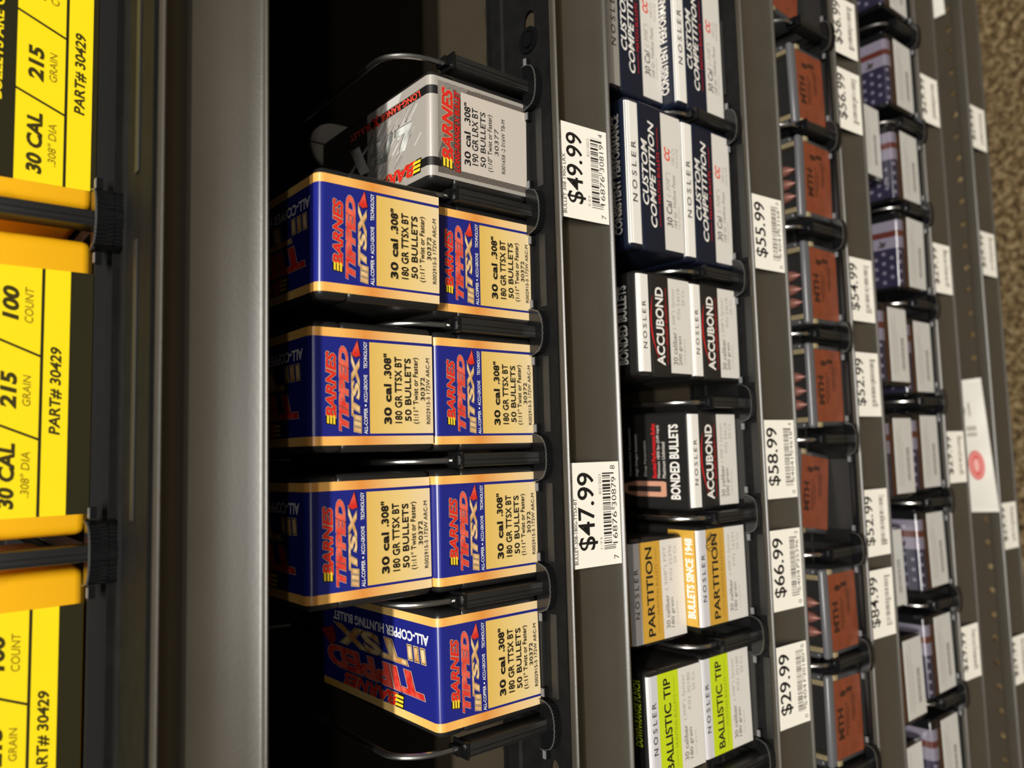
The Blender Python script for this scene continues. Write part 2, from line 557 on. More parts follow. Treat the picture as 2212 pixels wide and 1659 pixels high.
def divider_parts(ph, rise, kd, low=0.0016):
    parts = []
    b = MB()
    b.rbox(-0.0029, 0.0029, -0.0055, 0.0045, -low, ph, 0.0006, 'black_plastic', 2)
    b.box(-0.00015, 0.00015, -0.0057, -0.0055, 0.001, ph-0.001, 'black_metal')
    b.box(-0.0021, -0.0019, -0.0057, -0.0055, 0.001, ph-0.001, 'black_metal')
    parts.append(('post', b.mesh('post'), None))
    b = MB()
    b.rbox(-0.0036, 0.0036, -0.0062, 0.0048, ph+0.0001, ph+0.0013, 0.0004, 'black_gloss', 2)
    b.prism_z([(-0.0022, -0.003), (0.0022, -0.003), (0.0016, 0.004), (-0.0016, 0.004)], ph+0.0013, ph+0.004, 'black_gloss')
    parts.append(('cap', b.mesh('cap'), None))
    b = MB()
    pts = [(0, 0.0005, ph+0.003), (0, 0.0010, ph+0.2*rise)]
    for i in range(1, 9):
        a = PI/2*i/8
        pts.append((0, 0.0010+0.017*(1-math.cos(a)), ph+0.2*rise+(0.8*rise)*math.sin(a)))
    pts += [(0, 0.05, ph+rise*1.02), (0, 0.12, ph+rise*1.04), (0, 0.28, ph+rise*1.04)]
    b.tube(pts, 0.0013, 'chrome', 10)
    b.tube([(0, 0.28, ph+rise*1.04), (0, 0.288, ph+rise*0.9), (0, 0.29, ph*0.5), (0, 0.286, 0.002)], 0.0013, 'chrome', 8)
    parts.append(('wire', b.mesh('wire'), None))
    b = MB()
    b.box(-0.0026, 0.0026, 0.0046, 0.288, -low, 0.0012, 'black_plastic')
    parts.append(('base_rail', b.mesh('base_rail', smooth=False), None))
    # ribbed latch knob in front of the post
    b = MB()
    y0 = -0.0012
    o = [(x, y0+y) for x, y in knob_outline(0.0113, kd, 0.035)]
    b.prism_z(o, -low+0.0006, 0.0024, 'black_gloss')
    parts.append(('knob', b.mesh('knob', angle=25), None))
    kidx = len(parts)-1
    b = MB()
    rim = knob_outline(0.0113, kd, 0.035)
    for i in range(len(rim)-1):
        (xa, ya), (xc, yc) = rim[i], rim[i+1]
        f = 0.975
        b.add([(xa, y0+ya, 0.0024), (xc, y0+yc, 0.0024), (xc, y0+yc, 0.0030), (xa, y0+ya, 0.0030),
               (xa*f, y0+ya*f, 0.0024), (xc*f, y0+yc*f, 0.0024), (xc*f, y0+yc*f, 0.0030), (xa*f, y0+ya*f, 0.0030)],
              [(0, 1, 2, 3), (5, 4, 7, 6), (3, 2, 6, 7)], 'rim_clear')
    parts.append(('rim', b.mesh('rim', smooth=False), kidx))
    b = MB()
    for i in range(15):
        x = -0.0098+0.0014*i
        y = -kd*(1-abs(x/0.0125)**2.6)**(1/2.2)
        b.box(x-0.00025, x+0.00025, y0+y-0.0006, y0+y+0.002, -min(0.0030, low+0.0014), -0.0011, 'black_metal')
    parts.append(('ribs', b.mesh('ribs', smooth=False), kidx))
    for s in (-1, 1):
        b = MB()
        xa, xc = sorted((s*0.0118, s*0.0160))
        b.box(xa, xc, -0.0034, -0.0008, -0.0010, 0.0012, 'black_gloss')
        b.box(xa+0.0003, xc-0.0003, -0.0032, -0.0012, 0.0012, 0.0016, 'clip_highlight')  # pale grey top slab paints in the light reflected off the clip
        parts.append(('clip', b.mesh('clip', smooth=False), None))
    return parts

ORD = ['first', 'second', 'third', 'fourth', 'fifth', 'sixth', 'seventh', 'eighth']
for k in range(5):
    kd = [0.0105, 0.0098, 0.0085, 0.0075, 0.0066][k]
    pr = divider_parts(PH[k], [0.022, 0.028, 0.020, 0.016, 0.012][k], kd, FL[k]-ZR[k]-(0.0016 if k == 0 else FL[k]-ZR[k]-0.0016))
    xs = sorted(DIVX[k], reverse=True)
    for i, x in enumerate(xs):
        yy = YF[k]+(0.0 if k else -0.004)
        if k == 0 and x > 0.15: continue
        spawn(pr, 'shelf_divider', (x, yy, FL[k]), (0, 0, 0),
              '%s black post divider with wire from the picture top on the %s shelf' % (ORD[i-1] if k == 0 else ORD[i], ROWNAME[k]),
              'divider', 'dividers on the %s shelf' % ROWNAME[k])

# ------------------------------------------------------------------ generic carton with wrap-over label
def wrap_profile(H, r, d0, d1, off, low=0.0006):
    """(y,z) line up the front, over the rounded edge, back along the top; off = how proud"""
    p = [(-off, low), (-off, H-r)]
    for i in range(1, 7):
        a = PI/2*i/6
        p.append((r-(r+off)*math.cos(a), H-r+(r+off)*math.sin(a)))
    p.append((d1, H+off))
    return p

def wrap(b, x0, x1, prof, m):
    b.prism_x(prof, x0, x1, m, cap=False, closed=False)

def top_xy(H):
    return lambda s, t, h: (s, t, H+h)
def top_side(H):
    """lettering on the lid that runs away from the viewer"""
    return lambda s, t, h: (-t, s, H+h)

def fields(pr, items):
    for it in items:
        pr.text(*it[:6], **(it[6] if len(it) > 6 else {}))

# ---- blue cartons
def logo_barnes(pr, x0, x1, y0, y1, ol=True):
    w = x1-x0
    h = y1-y0
    e = 0.35
    sl = h*0.14
    if ol:
        pr.poly([(x0-e, y0-e), (x0+0.2*w, y0-e), (x0+0.2*w, y1+e), (x0-e+sl, y1+e)], 'ink_black'); 
        pr.up()
    pr.text('BARNES', x0+0.10*w, x1, y0, y1, 'red', shear=0.25, off=0.03, outline=[(0.062, 'gold_light'), (0.045, 'ink_black')])
    pr.up()
    for i in range(3):
        a = y0+h*(i/3.0)+0.06*h; c = y0+h*((i+1)/3.0)-0.06*h
        pr.poly([(x0+sl*i/3, a), (x0+0.115*w, a), (x0+0.135*w, c), (x0+sl*(i+1)/3, c)], 'yellow_ink')
    pr.up()

def ttsx_parts():
    Wb, Hb, Db, r = 0.0265, 0.0570, 0.112, 0.0035
    L = 0.0235
    P = []
    b = MB(); b.rbox(-Wb, Wb, 0, Db, 0, Hb-0.0126, 0.0026, 'box_black', 3)
    P.append(('base', b.mesh('base'), None))
    b = MB(); b.rbox(-Wb, Wb, 0, Db, Hb-0.0150, Hb, r, 'box_black', 4)
    b.box(-Wb+0.0012, Wb-0.0012, 0.0012, Db-0.0012, Hb-0.0165, Hb-0.0126, 'box_seam')
    P.append(('lid', b.mesh('lid'), None))
    b = MB(); b.rbox(-0.005, 0.005, Db-0.0002, Db+0.0016, Hb-0.016, Hb-0.009, 0.0005, 'box_black', 2)
    P.append(('hinge', b.mesh('hinge'), None))
    b = MB(); wrap(b, -L, L, wrap_profile(Hb, r, 0, Db-0.002, 0.00005), 'blue')
    P.append(('label', b.mesh('label'), None))
    li = len(P)-1
    for s in (-1, 1):
        pf = wrap_profile(Hb, r, 0, 0.004, 0.00009)
        b = MB(); x0, x1 = sorted((s*L, s*(L-0.0036))); wrap(b, x0, x1, pf[:6], 'foil')
        P.append(('foil_stripe', b.mesh('foil_stripe'), li))
        b = MB(); wrap(b, x0, x1, pf[5:-1]+[(Db-0.002, Hb+0.00009)], 'foil_top')
        P.append(('foil_stripe', b.mesh('foil_stripe_top'), li))
    pr = Print(front_up, 0.09)
    pr.rect(-18.9, 18.7, -0.6, 30.0, 'tan')
    P.append(('panel', pr.mesh('panel', smooth=False), li))
    pr = Print(front_up, 0.13, 0.02)
    logo_barnes(pr, -15.2, 13.6, 45.2, 49.2)
    pr.text('TIPPED', -17.0, 15.6, 39.9, 43.5, 'red_sheen', shear=0.22, off=0.042, outline=[(0.078, 'outline'), (0.06, 'red_dark')])
    pr.up()
    pr.text('TSX', -11.2, 12.0, 34.8, 38.2, 'gold_sheen', shear=0.22, off=0.03, outline=[(0.062, 'gold_light'), (0.046, 'ink_black')])
    pr.up()
    for i in range(3):
        x = -18.6+2.45*i
        for g, mm in ((0.32, 'gold_light'), (0.16, 'ink_black'), (0.0, 'gold_sheen')):
            pr.poly([(x-g, 34.2-g), (x+1.6+g, 34.2-g), (x+2.35+g, 37.2+g), (x+0.75-g, 37.2+g)], mm); pr.up()
    pr.poly([(19.3, 35.6), (13.0, 38.6), (11.9, 36.6), (12.6, 34.2)], 'red_dark'); pr.up()
    pr.poly([(18.8, 35.7), (13.2, 38.2), (12.3, 36.5), (12.9, 34.6)], 'red_sheen'); pr.up()
    fields(pr, [('ALL-COPPER', -19.0, -8.6, 31.3, 32.9, 'white_ink', dict(off=0.015)),
                ('ACCU-GROOVE', -6.2, 5.0, 31.3, 32.9, 'white_ink', dict(off=0.015)),
                ('TECHNOLOGY', 7.6, 18.6, 31.3, 32.9, 'white_ink', dict(off=0.015)),
                ('30 cal', -14.9, 1.4, 20.4, 23.6, 'ink_black', dict(off=0.025)),
                ('.308"', 4.0, 14.2, 20.4, 23.6, 'ink_black', dict(off=0.025)),
                ('180 GR TTSX BT', -14.6, 13.2, 15.3, 18.5, 'ink_black', dict(off=0.012)),
                ('50 BULLETS', -13.8, 12.8, 10.8, 13.7, 'ink_black', dict(off=0.010)),
                ('(1:11" Twist or Faster)', -14.9, 13.3, 6.6, 9.7, 'ink_black', dict(off=0.008)),
                ('30372', -5.0, 5.0, 3.9, 5.9, 'ink_black', dict(off=0.004)),
                ('R002915-5 172W ARC-M', -15.0, 13.4, 1.3, 3.1, 'ink_black')])
    pr.rect(-7.9, -7.1, 31.8, 32.5, 'white_ink')
    P.append(('lettering', pr.mesh('lettering', smooth=False), li))
    pr = Print(top_side(Hb), 0.10, 0.02)
    pr.text('ALL-COPPER HUNTING BULLET', 7, 98, -15.4, -11.2, 'white_ink', off=0.03)
    pr.up()
    pr.text('TSX', 26, 94, -9.0, -0.4, 'gold_sheen', shear=-0.22, off=0.03, outline=[(0.062, 'gold_light'), (0.046, 'ink_black')])
    pr.up()
    for i in range(3):
        x = 8.6+5.4*i
        for g, mm in ((0.7, 'gold_light'), (0.35, 'ink_black'), (0.0, 'gold_sheen')):
            pr.poly([(x+1.8-g, -9.0-g), (x+4.6+g, -9.0-g), (x+3.6+g, -3.4+g), (x+0.8-g, -3.4+g)], mm); pr.up()
    pr.poly([(112, -4), (98, -7.5), (95, -1), (100, 4)], 'red_dark'); pr.up()
    pr.text('TIPPED', 12, 103, 2.6, 11.6, 'red_sheen', shear=-0.2, off=0.035, outline=[(0.07, 'outline'), (0.052, 'red_dark')])
    pr.up()
    logo_barnes(pr, 28, 86, 13.8, 19.3)
    P.append(('lettering', pr.mesh('lettering_top', smooth=False), li))
    return P

TT = ttsx_parts()
def R(d): return math.radians(d)
blue = [(-0.0948, 0.0205, 0, 1.0, 'single blue box at the picture bottom showing its whole printed lid'),
        (-0.0343, 0.0195, 0, 0, 'blue box under another, in the stack beside the single blue box'),
        (-0.0345, 0.0235, 1, 0.8, 'blue box lying on another, in the stack beside the single blue box'),
        (0.0264, 0.0195, 0, 0, 'blue box under another, in the middle of the three blue stacks'),
        (0.0268, 0.0200, 1, 0, 'blue box lying on another, in the middle of the three blue stacks'),
        (0.0853, 0.0190, 0, -0.5, 'blue box under another, in the stack beside the silver box'),
        (0.0868, 0.0130, 1, -1.0, 'blue box lying on another and jutting forward, in the stack beside the silver box')]
for x, y, up, yaw, lab in blue:
    spawn(TT, 'bullet_box', (x, y, FL[1]+up*0.0571), (0, 0, R(yaw)), lab, 'box', 'blue boxes with orange edges')

# ---- silver carton
def lrx_parts():
    Wb, Hb, Db, r = 0.0262, 0.0570, 0.112, 0.0035
    L = 0.0232
    P = []
    b = MB(); b.rbox(-Wb, Wb, 0, Db, 0, Hb-0.0126, 0.0026, 'box_black', 3)
    P.append(('base', b.mesh('base'), None))
    b = MB(); b.rbox(-Wb, Wb, 0, Db, Hb-0.0150, Hb, r, 'box_black', 4)
    b.box(-Wb+0.0012, Wb-0.0012, 0.0012, Db-0.0012, Hb-0.0165, Hb-0.0126, 'box_seam')
    P.append(('lid', b.mesh('lid'), None))
    b = MB(); wrap(b, -L, L, wrap_profile(Hb, r, 0, 0.058, 0.00005), 'silver')
    b.box(-L, L, 0.058, Db-0.003, Hb, Hb+0.00005, 'ink_dark')
    P.append(('label', b.mesh('label'), None))
    li = len(P)-1
    b = MB()
    for x0, x1 in ((0.0146, 0.0186), (-0.0186, -0.0146)):
        pf = wrap_profile(Hb, r, 0, 0.07, 0.00009)
        wrap(b, x0, x1, [(-0.00009, Hb-0.0062)]+pf[1:], 'ink_black')
    P.append(('band', b.mesh('band'), li))
    pr = Print(front_up, 0.08, 0.02)
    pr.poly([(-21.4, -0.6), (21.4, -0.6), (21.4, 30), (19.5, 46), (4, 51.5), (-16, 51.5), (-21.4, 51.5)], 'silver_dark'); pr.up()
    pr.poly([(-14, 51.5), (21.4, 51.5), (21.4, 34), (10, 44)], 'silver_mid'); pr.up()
    for (a, c) in [(x, y) for y in range(2, 50, 4) for x in (-20.4, 20.4)]+[(x, 42+2.6*(i % 2)) for i, x in enumerate(range(-18, 19, 4))]+[(x, 47+2.4*(i % 2)) for i, x in enumerate(range(-18, 2, 4))]:
        if abs(a) < 21: pr.ring(a if abs(a) < 20 else math.copysign(19.9, a), c, 1.5, 1.5, 0.28, 'silver_ring', 12)
    pr.up()
    pr.rect(-18.4, 19.0, -0.6, 38.8, 'lrx_panel'); pr.up()
    logo_barnes(pr, -18.6, 18.6, 43.6, 49.2)
    pr.text('LONG-RANGE X BULLET', -19.2, 18.8, 39.7, 42.5, 'red', shear=0.25, off=0.03, outline=[(0.09, 'ink_black')])
    pr.up()
    fields(pr, [('30 cal', -14.8, 0.8, 33.6, 37.0, 'ink_black', dict(off=0.02)), ('.308"', 4.4, 14.6, 33.6, 37.0, 'ink_black', dict(off=0.02)),
                ('190 GR LRX BT', -14.0, 13.2, 29.2, 32.6, 'ink_black', dict(off=0.01)), ('50 BULLETS', -14.0, 12.6, 24.8, 27.8, 'ink_black', dict(off=0.008)),
                ('(1:10" Twist or Faster)', -15.2, 12.4, 20.2, 23.6, 'ink_black', dict(off=0.006)), ('30377', -6.6, 6.4, 17.0, 19.4, 'ink_black'),
                ('R001658 -2 016W TB-M', -14.6, 12.0, 13.0, 15.2, 'ink_black')])
    P.append(('lettering', pr.mesh('lettering', smooth=False), li))
    pr = Print(top_side(Hb), 0.08, 0.02)
    q = random.Random(3)
    # pale speed streaks printed across the lid
    for i in range(64):
        s = q.uniform(4, 52); t = q.uniform(-14.2, 12); ln = q.uniform(3, 12)
        w = q.choice((0.25, 0.35, 0.6))
        c = min(54.0, s+ln*0.8)
        if t+ln*0.62 > 14.2: continue
        pr.poly([(s, t), (s+w, t-w), (c+w, t+ln*0.62-w), (c, t+ln*0.62)], q.choice(('silver_light', 'white', 'silver_light', 'silver_mid')))
    pr.up()
    pr.poly([(24, -23), (40, -23), (43, -19.0), (27, -19.0)], 'silver_light'); pr.up()
    pr.text('LONG-RANGE', 7.5, 44, -18.2, -15.0, 'red_soft', shear=-0.25, off=0.03)
    pr.text('X', 45.5, 53.0, -19.4, -14.0, 'red', shear=-0.25, off=0.04)
    pr.text('BULLET', 54.0, 76, -18.2, -15.0, 'red_soft', shear=-0.25, off=0.02); pr.up()
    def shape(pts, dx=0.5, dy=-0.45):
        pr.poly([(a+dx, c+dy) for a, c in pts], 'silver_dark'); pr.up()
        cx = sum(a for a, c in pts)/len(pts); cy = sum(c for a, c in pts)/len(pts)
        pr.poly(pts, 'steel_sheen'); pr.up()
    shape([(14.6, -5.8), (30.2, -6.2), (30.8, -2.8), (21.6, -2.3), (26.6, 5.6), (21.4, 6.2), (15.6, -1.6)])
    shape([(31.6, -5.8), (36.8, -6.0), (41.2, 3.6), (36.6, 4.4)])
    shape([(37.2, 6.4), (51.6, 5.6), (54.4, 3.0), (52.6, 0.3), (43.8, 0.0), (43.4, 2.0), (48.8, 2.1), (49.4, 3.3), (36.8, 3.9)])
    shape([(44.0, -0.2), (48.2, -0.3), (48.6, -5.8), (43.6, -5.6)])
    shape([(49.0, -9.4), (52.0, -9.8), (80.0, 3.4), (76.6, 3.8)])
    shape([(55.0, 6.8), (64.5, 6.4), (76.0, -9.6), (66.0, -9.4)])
    logo_barnes(pr, 7.0, 60, 14.0, 20.0)
    P.append(('lettering', pr.mesh('lettering_top', smooth=False), li))
    return P
spawn(lrx_parts(), 'bullet_box', (0.1466, 0.0195, FL[1]), (0, 0, R(-1.2)), 'single silver and grey box with black bands and red lettering', 'box')

# pusher paddle behind the silver box
b = MB()
ol = [(0.0135*math.cos(a), 0.030+0.016*math.sin(a)) for a in [PI*i/16 for i in range(17)]]
ol = [(0.0135, 0.0)]+ol+[(-0.0135, 0.0)]
n = len(ol)
b.add([(x, 0.0, z) for x, z in ol]+[(x, 0.003, z) for x, z in ol], [tuple(range(n))]+[tuple(range(2*n-1, n-1, -1))]+[(i, n+i, n+(i+1) % n, (i+1) % n) for i in range(n)], 'paddle')
pads = b.mesh('paddle')
b = MB(); b.box(-0.0005, 0.0005, -0.0001, 0.0001, 0.002, 0.046, 'ink_black')
slot = b.mesh('slot', smooth=False)
b = MB(); b.rbox(-0.006, 0.006, 0.0031, 0.030, -0.010, 0.006, 0.001, 'black_plastic', 2); b.rbox(-0.010, 0.010, -0.0002, 0.0032, -0.0155, 0.001, 0.001, 'paddle', 2)
foot = b.mesh('foot')
spawn([('paddle', pads, None), ('slot', slot, 0), ('foot', foot, None)], 'pusher_paddle', (0.1760, 0.1345, FL[1]+0.0156), (0, 0, R(-2.5)),
      'rounded grey pusher paddle standing behind the silver box', 'pusher')

# ------------------------------------------------------------------ shelf of white-labelled boxes
def carton(Wb, Hb, Db, body, r=0.0032):
    P = []
    b = MB(); b.rbox(-Wb, Wb, 0, Db, 0, Hb-0.010, 0.0024, body, 3)
    P.append(('base', b.mesh('base'), None))
    b = MB(); b.rbox(-Wb, Wb, 0, Db, Hb-0.0125, Hb, r, body, 4)
    b.box(-Wb+0.001, Wb-0.001, 0.001, Db-0.001, Hb-0.0135, Hb-0.010, 'box_seam')
    P.append(('lid', b.mesh('lid'), None))
    return P, r

def front_wrap(Hb, r):
    """(s,t) mapping on the front that bends over the top edge"""
    def fn(s, t, h):
        if t <= Hb-r:
            return (s, -h, t)
        a = min(PI/2, (t-(Hb-r))/r)
        e = max(0.0, (t-(Hb-r))-r*PI/2)
        return (s, r-(r+h)*math.cos(a)+e, Hb-r+(r+h)*math.sin(a))
    return fn

def bent_rect(pr, x0, x1, y0, y1, m, n=6):
    for i in range(n):
        a = y0+(y1-y0)*i/n; c = y0+(y1-y0)*(i+1)/n
        pr.rect(x0, x1, a, c, m)

def add_print(P, pr, name='lettering', par=None):
    P.append((name, pr.mesh(name, smooth=False), par))

def accubond():
    Wb, Hb = 0.0288, 0.0448
    P, r = carton(Wb, Hb, 0.100, 'box_black')
    pr = Print(front_wrap(Hb, r), 0.06, 0.03)
    bent_rect(pr, -26.6, 26.6, 35.9, 44.6, 'white')
    pr.rect(-26.6, 26.6, 0.6, 19.0, 'label_white')
    add_print(P, pr, 'label'); li = len(P)-1
    pr = Print(front_wrap(Hb, r), 0.10, 0.03)
    pr.text('N O S L E R', -14.0, 12.0, 38.2, 41.2, 'ink_dark', off=0.012); 
    arc = [(-20+36*i/16.0, 34.4-6.0*((i-9.5)/9.5)**2 if i < 9.5 else 34.4-2.0*((i-9.5)/6.5)**2) for i in range(17)]
    for i in range(16):
        w0 = 0.15+1.1*math.sin(PI*i/16); w1 = 0.15+1.1*math.sin(PI*(i+1)/16)
        pr.poly([(arc[i][0], arc[i][1]-w0/2), (arc[i+1][0], arc[i+1][1]-w1/2), (arc[i+1][0], arc[i+1][1]+w1/2), (arc[i][0], arc[i][1]+w0/2)], 'nosler_red')
    pr.up()
    pr.text('ACCUBOND', -22.4, 20.4, 24.0, 30.2, 'white', off=0.03); 
    pr.rect(-22, -11.5, 21.4, 21.7, 'nosler_red'); pr.rect(11.5, 20.5, 21.4, 21.7, 'nosler_red')
    pr.text('BONDED BULLETS', -11, 11, 20.8, 22.6, 'nosler_red')
    fields(pr, [('30 caliber', -22, -3.5, 13.2, 16.8, 'ink_grey', dict(off=0.012)), ('(.308") Spitzer', -2, 21.5, 13.2, 16.8, 'ink_lgrey'),
                ('200 grain', -22, -5.5, 8.6, 12.2, 'ink_grey', dict(off=0.012)), ('P/N 54618', 4, 21.5, 9.2, 12.0, 'ink_lgrey'),
                ('(12.9 grams)', -21, -7, 5.6, 7.6, 'ink_lgrey'), ('50 Ct.', 12, 21.5, 5.0, 7.8, 'ink_lgrey')])
    add_print(P, pr, 'lettering', li)
    pr = Print(top_xy(Hb), 0.06, 0.03)
    pr.text('BONDED BULLETS', -22, 21, 8.0, 14.5, 'white', off=0.03)
    fields(pr, [('Bonded Performance Bullet', -10, 22, 25, 28, 'nosler_red', dict(off=0.03)), ('Minimum 1800 fps (549 mps)', -10, 21, 21.5, 24.2, 'label_white'),
                ('Maximum Unlimited', -10, 11, 18, 20.6, 'label_white'), ('Deep Penetration', -9, 12, 32, 34.6, 'label_white'),
                ('High Weight Retention', -9, 16, 39, 41.6, 'label_white'), ('Controlled Expansion', -9, 20, 44, 46.6, 'label_white')])
    pr.poly([(-20.5, 18), (-12.5, 18), (-12, 20), (-12, 42), (-14, 52), (-16.5, 58), (-19, 52), (-21, 42), (-21, 20)], 'copper_print'); pr.up()
    pr.rect(-18.2, -14.8, 22, 48, 'ink_dark')
    P.append(('lettering', pr.mesh('lettering_top', smooth=False), None))
    return P

def custom():
    Wb, Hb = 0.0425, 0.0468
    P, r = carton(Wb, Hb, 0.100, 'navy_box')
    pr = Print(front_wrap(Hb, r), 0.06, 0.03)
    bent_rect(pr, -39.7, 39.7, 37.2, 46.8, 'white')
    pr.rect(-39.7, 39.7, 0.8, 17.6, 'label_white')
    add_print(P, pr, 'label'); li = len(P)-1
    pr = Print(front_wrap(Hb, r), 0.10, 0.03)
    pr.text('N O S L E R', -16.5, 17.5, 39.4, 43.2, 'ink_dark', off=0.012)
    pr.text('CUSTOM', -16.5, 20.5, 30.2, 34.9, 'white', shear=0.2, off=0.02)
    pr.text('COMPETITION', -28.4, 32.0, 24.0, 28.8, 'white', shear=0.2, off=0.02)
    pr.rect(-27.5, -15.5, 21.0, 21.3, 'nosler_red'); pr.rect(17.0, 30.0, 21.0, 21.3, 'nosler_red')
    pr.text('MATCH BULLETS', -14, 15.5, 20.0, 22.3, 'nosler_red')
    fields(pr, [('30 Cal', -26, -11, 10.6, 15.2, 'ink_dark', dict(off=0.01, shear=0.1)), ('(.308")', -8.5, 5.5, 10.6, 15.2, 'ink_lgrey', dict(shear=0.1)),
                ('168 Gr. Hollow Point', -26, 5, 6.6, 9.6, 'ink_grey', dict(shear=0.1)), ('10.9 grams', -26, -13, 3.6, 5.6, 'ink_lgrey'),
                ('CC', 12.6, 20, 10.8, 15.2, 'red_soft', dict(shear=0.2, off=0.05)), ('100 Ct.', 11, 21, 6.6, 9.4, 'ink_lgrey'), ('P/N 53168', 10, 21, 3.4, 5.4, 'ink_lgrey')])
    add_print(P, pr, 'lettering', li)
    pr = Print(top_xy(Hb), 0.06, 0.03)
    pr.text('CONSISTENT PERFORMANCE', -34, 33, 5.2, 10.4, 'label_white', off=0.025)
    P.append(('lettering', pr.mesh('lettering_top', smooth=False), None))
    return P

def colour_band(title, band, ink, ink2, top_lines, kind, spec, pn):
    Wb, Hb = 0.0288, 0.0448
    P, r = carton(Wb, Hb, 0.100, 'box_black')
    fnw = front_wrap(Hb, r)
    pr = Print(fnw, 0.06, 0.03)
    bent_rect(pr, -26.6, 26.6, 37.0, 44.9, 'strip_grey')
    pr.rect(-26.6, 26.6, 20.0, 37.0, band)
    pr.rect(-26.6, 26.6, 0.6, 20.0, 'label_white')
    if kind == 'part':
        bent_rect(pr, -26.6, 26.6, 44.9, 64.0, band, 12)
    add_print(P, pr, 'label'); li = len(P)-1
    pr = Print(fnw, 0.10, 0.03)
    pr.text('N O S L E R', -13.0, 13.0, 38.8, 42.0, 'ink_dark', off=0.012)
    pr.text(title, -23.5, 23.5, 27.0, 32.4, 'ink_black', off=0.02)
    pr.rect(-23, -14, 23.6, 23.9, ink2); pr.rect(15, 23.5, 23.6, 23.9, ink2)
    pr.text('HUNTING BULLETS', -13, 14, 22.6, 24.8, ink2)
    fields(pr, [('30 caliber', -21.5, -3.5, 14.4, 17.6, 'ink_grey', dict(off=0.012)), ('(.308") '+spec, -1, 23, 14.4, 17.6, 'ink_lgrey'),
                ('180 grain', -21.5, -5.5, 10.0, 13.4, 'ink_grey', dict(off=0.012)), (pn, 4, 23, 10.4, 13.0, 'ink_lgrey'),
                ('(11.7 grams)', -20.5, -8, 7.0, 8.8, 'ink_lgrey'), ('50 Ct.', 13, 23, 6.2, 8.8, 'ink_lgrey')])
    add_print(P, pr, 'lettering', li)
    if kind == 'part':
        pr = Print(top_xy(Hb), 0.12, 0.03)
        pr.text('BULLETS SINCE 1948', -22, 22, 3.6, 8.6, 'white', off=0.03)
        pr.text('THE PARTITION', -22, 10, 10.4, 12.6, 'white', off=0.02)
    else:
        pr = Print(top_xy(Hb), 0.06, 0.03)
        pr.text('DOWN-RANGE PUNCH', -9, 24, 5.0, 9.6, 'lime', off=0.02)
        pr.text('ACCURACY, CONSISTENCY AND', -26, 24, 12.2, 16.8, 'lime', off=0.02)
    P.append(('lettering', pr.mesh('lettering_top', smooth=False), None))
    return P, li

AC = accubond(); CC = custom()
PT, pli = colour_band('PARTITION', 'part_yellow', 'ink_black', 'part_brown', None, 'part', 'PPT', 'P/N 25396')
PT2, _ = colour_band('PARTITION', 'part_yellow', 'ink_black', 'part_brown', None, 'part', 'Spitzer', 'P/N 16331')
BT, _ = colour_band('BALLISTIC TIP', 'lime', 'ink_black', 'lime_dark', None, 'bt', 'Spitzer', 'P/N 30180')
# pen scribble on the lower gold box
pr = Print(front_wrap(0.0448, 0.0032), 0.24, 0.01)
for j in range(5):
    pts = [(17.5+2.2*j*0.6+(3.2-0.3*j)*math.cos(a+j), 32.5+0.5*j+(5.0-0.6*j)*math.sin(a*1.02+0.5*j)) for a in [2*PI*i/16 for i in range(17)]]
    pr.stroke(pts, 0.34, 'ink_dark')
PT2.append(('pen_scribble', pr.mesh('pen_scribble', smooth=False), None))

row2 = [(CC, 0.2414, 0.0134, 0.0, 0, 'dark blue carton with wide white label, lower one at the picture top edge'),
        (CC, 0.2424, 0.0232, 0.0469, 0, 'dark blue carton with wide white label, upper one set back at the picture top edge'),
        (CC, 0.1480, 0.0118, 0.0, -0.5, 'dark blue carton with wide white label, lower of the pair next to the black cartons'),
        (CC, 0.1488, 0.0118, 0.0469, 0, 'dark blue carton with wide white label, upper of the pair next to the black cartons'),
        (AC, 0.0656, 0.0118, 0.0, 0, 'black carton with red arc, under another, next to the dark blue cartons'),
        (AC, 0.0663, 0.0120, 0.0449, 0, 'black carton with red arc, lying on another, next to the dark blue cartons'),
        (AC, -0.0091, 0.0170, 0.0, 0, 'single black carton with red arc showing white lid lettering and a copper bullet'),
        (PT2, -0.0750, 0.0145, 0.0, 0.5, 'gold banded carton under another, with a black pen scribble'),
        (PT, -0.0790, 0.0245, 0.0449, 1.0, 'gold banded carton lying on another and set back'),
        (BT, -0.1462, 0.0158, 0.0, 1.0, 'lime green banded carton, lower one at the picture bottom edge'),
        (BT, -0.1465, 0.0155, 0.0449, 1.0, 'lime green banded carton, upper one at the picture bottom edge')]
for pts, x, y, up, yaw, lab in row2:
    spawn(pts, 'bullet_box', (x, y, FL[2]+up), (0, 0, R(yaw)), lab, 'box', 'white-labelled cartons')

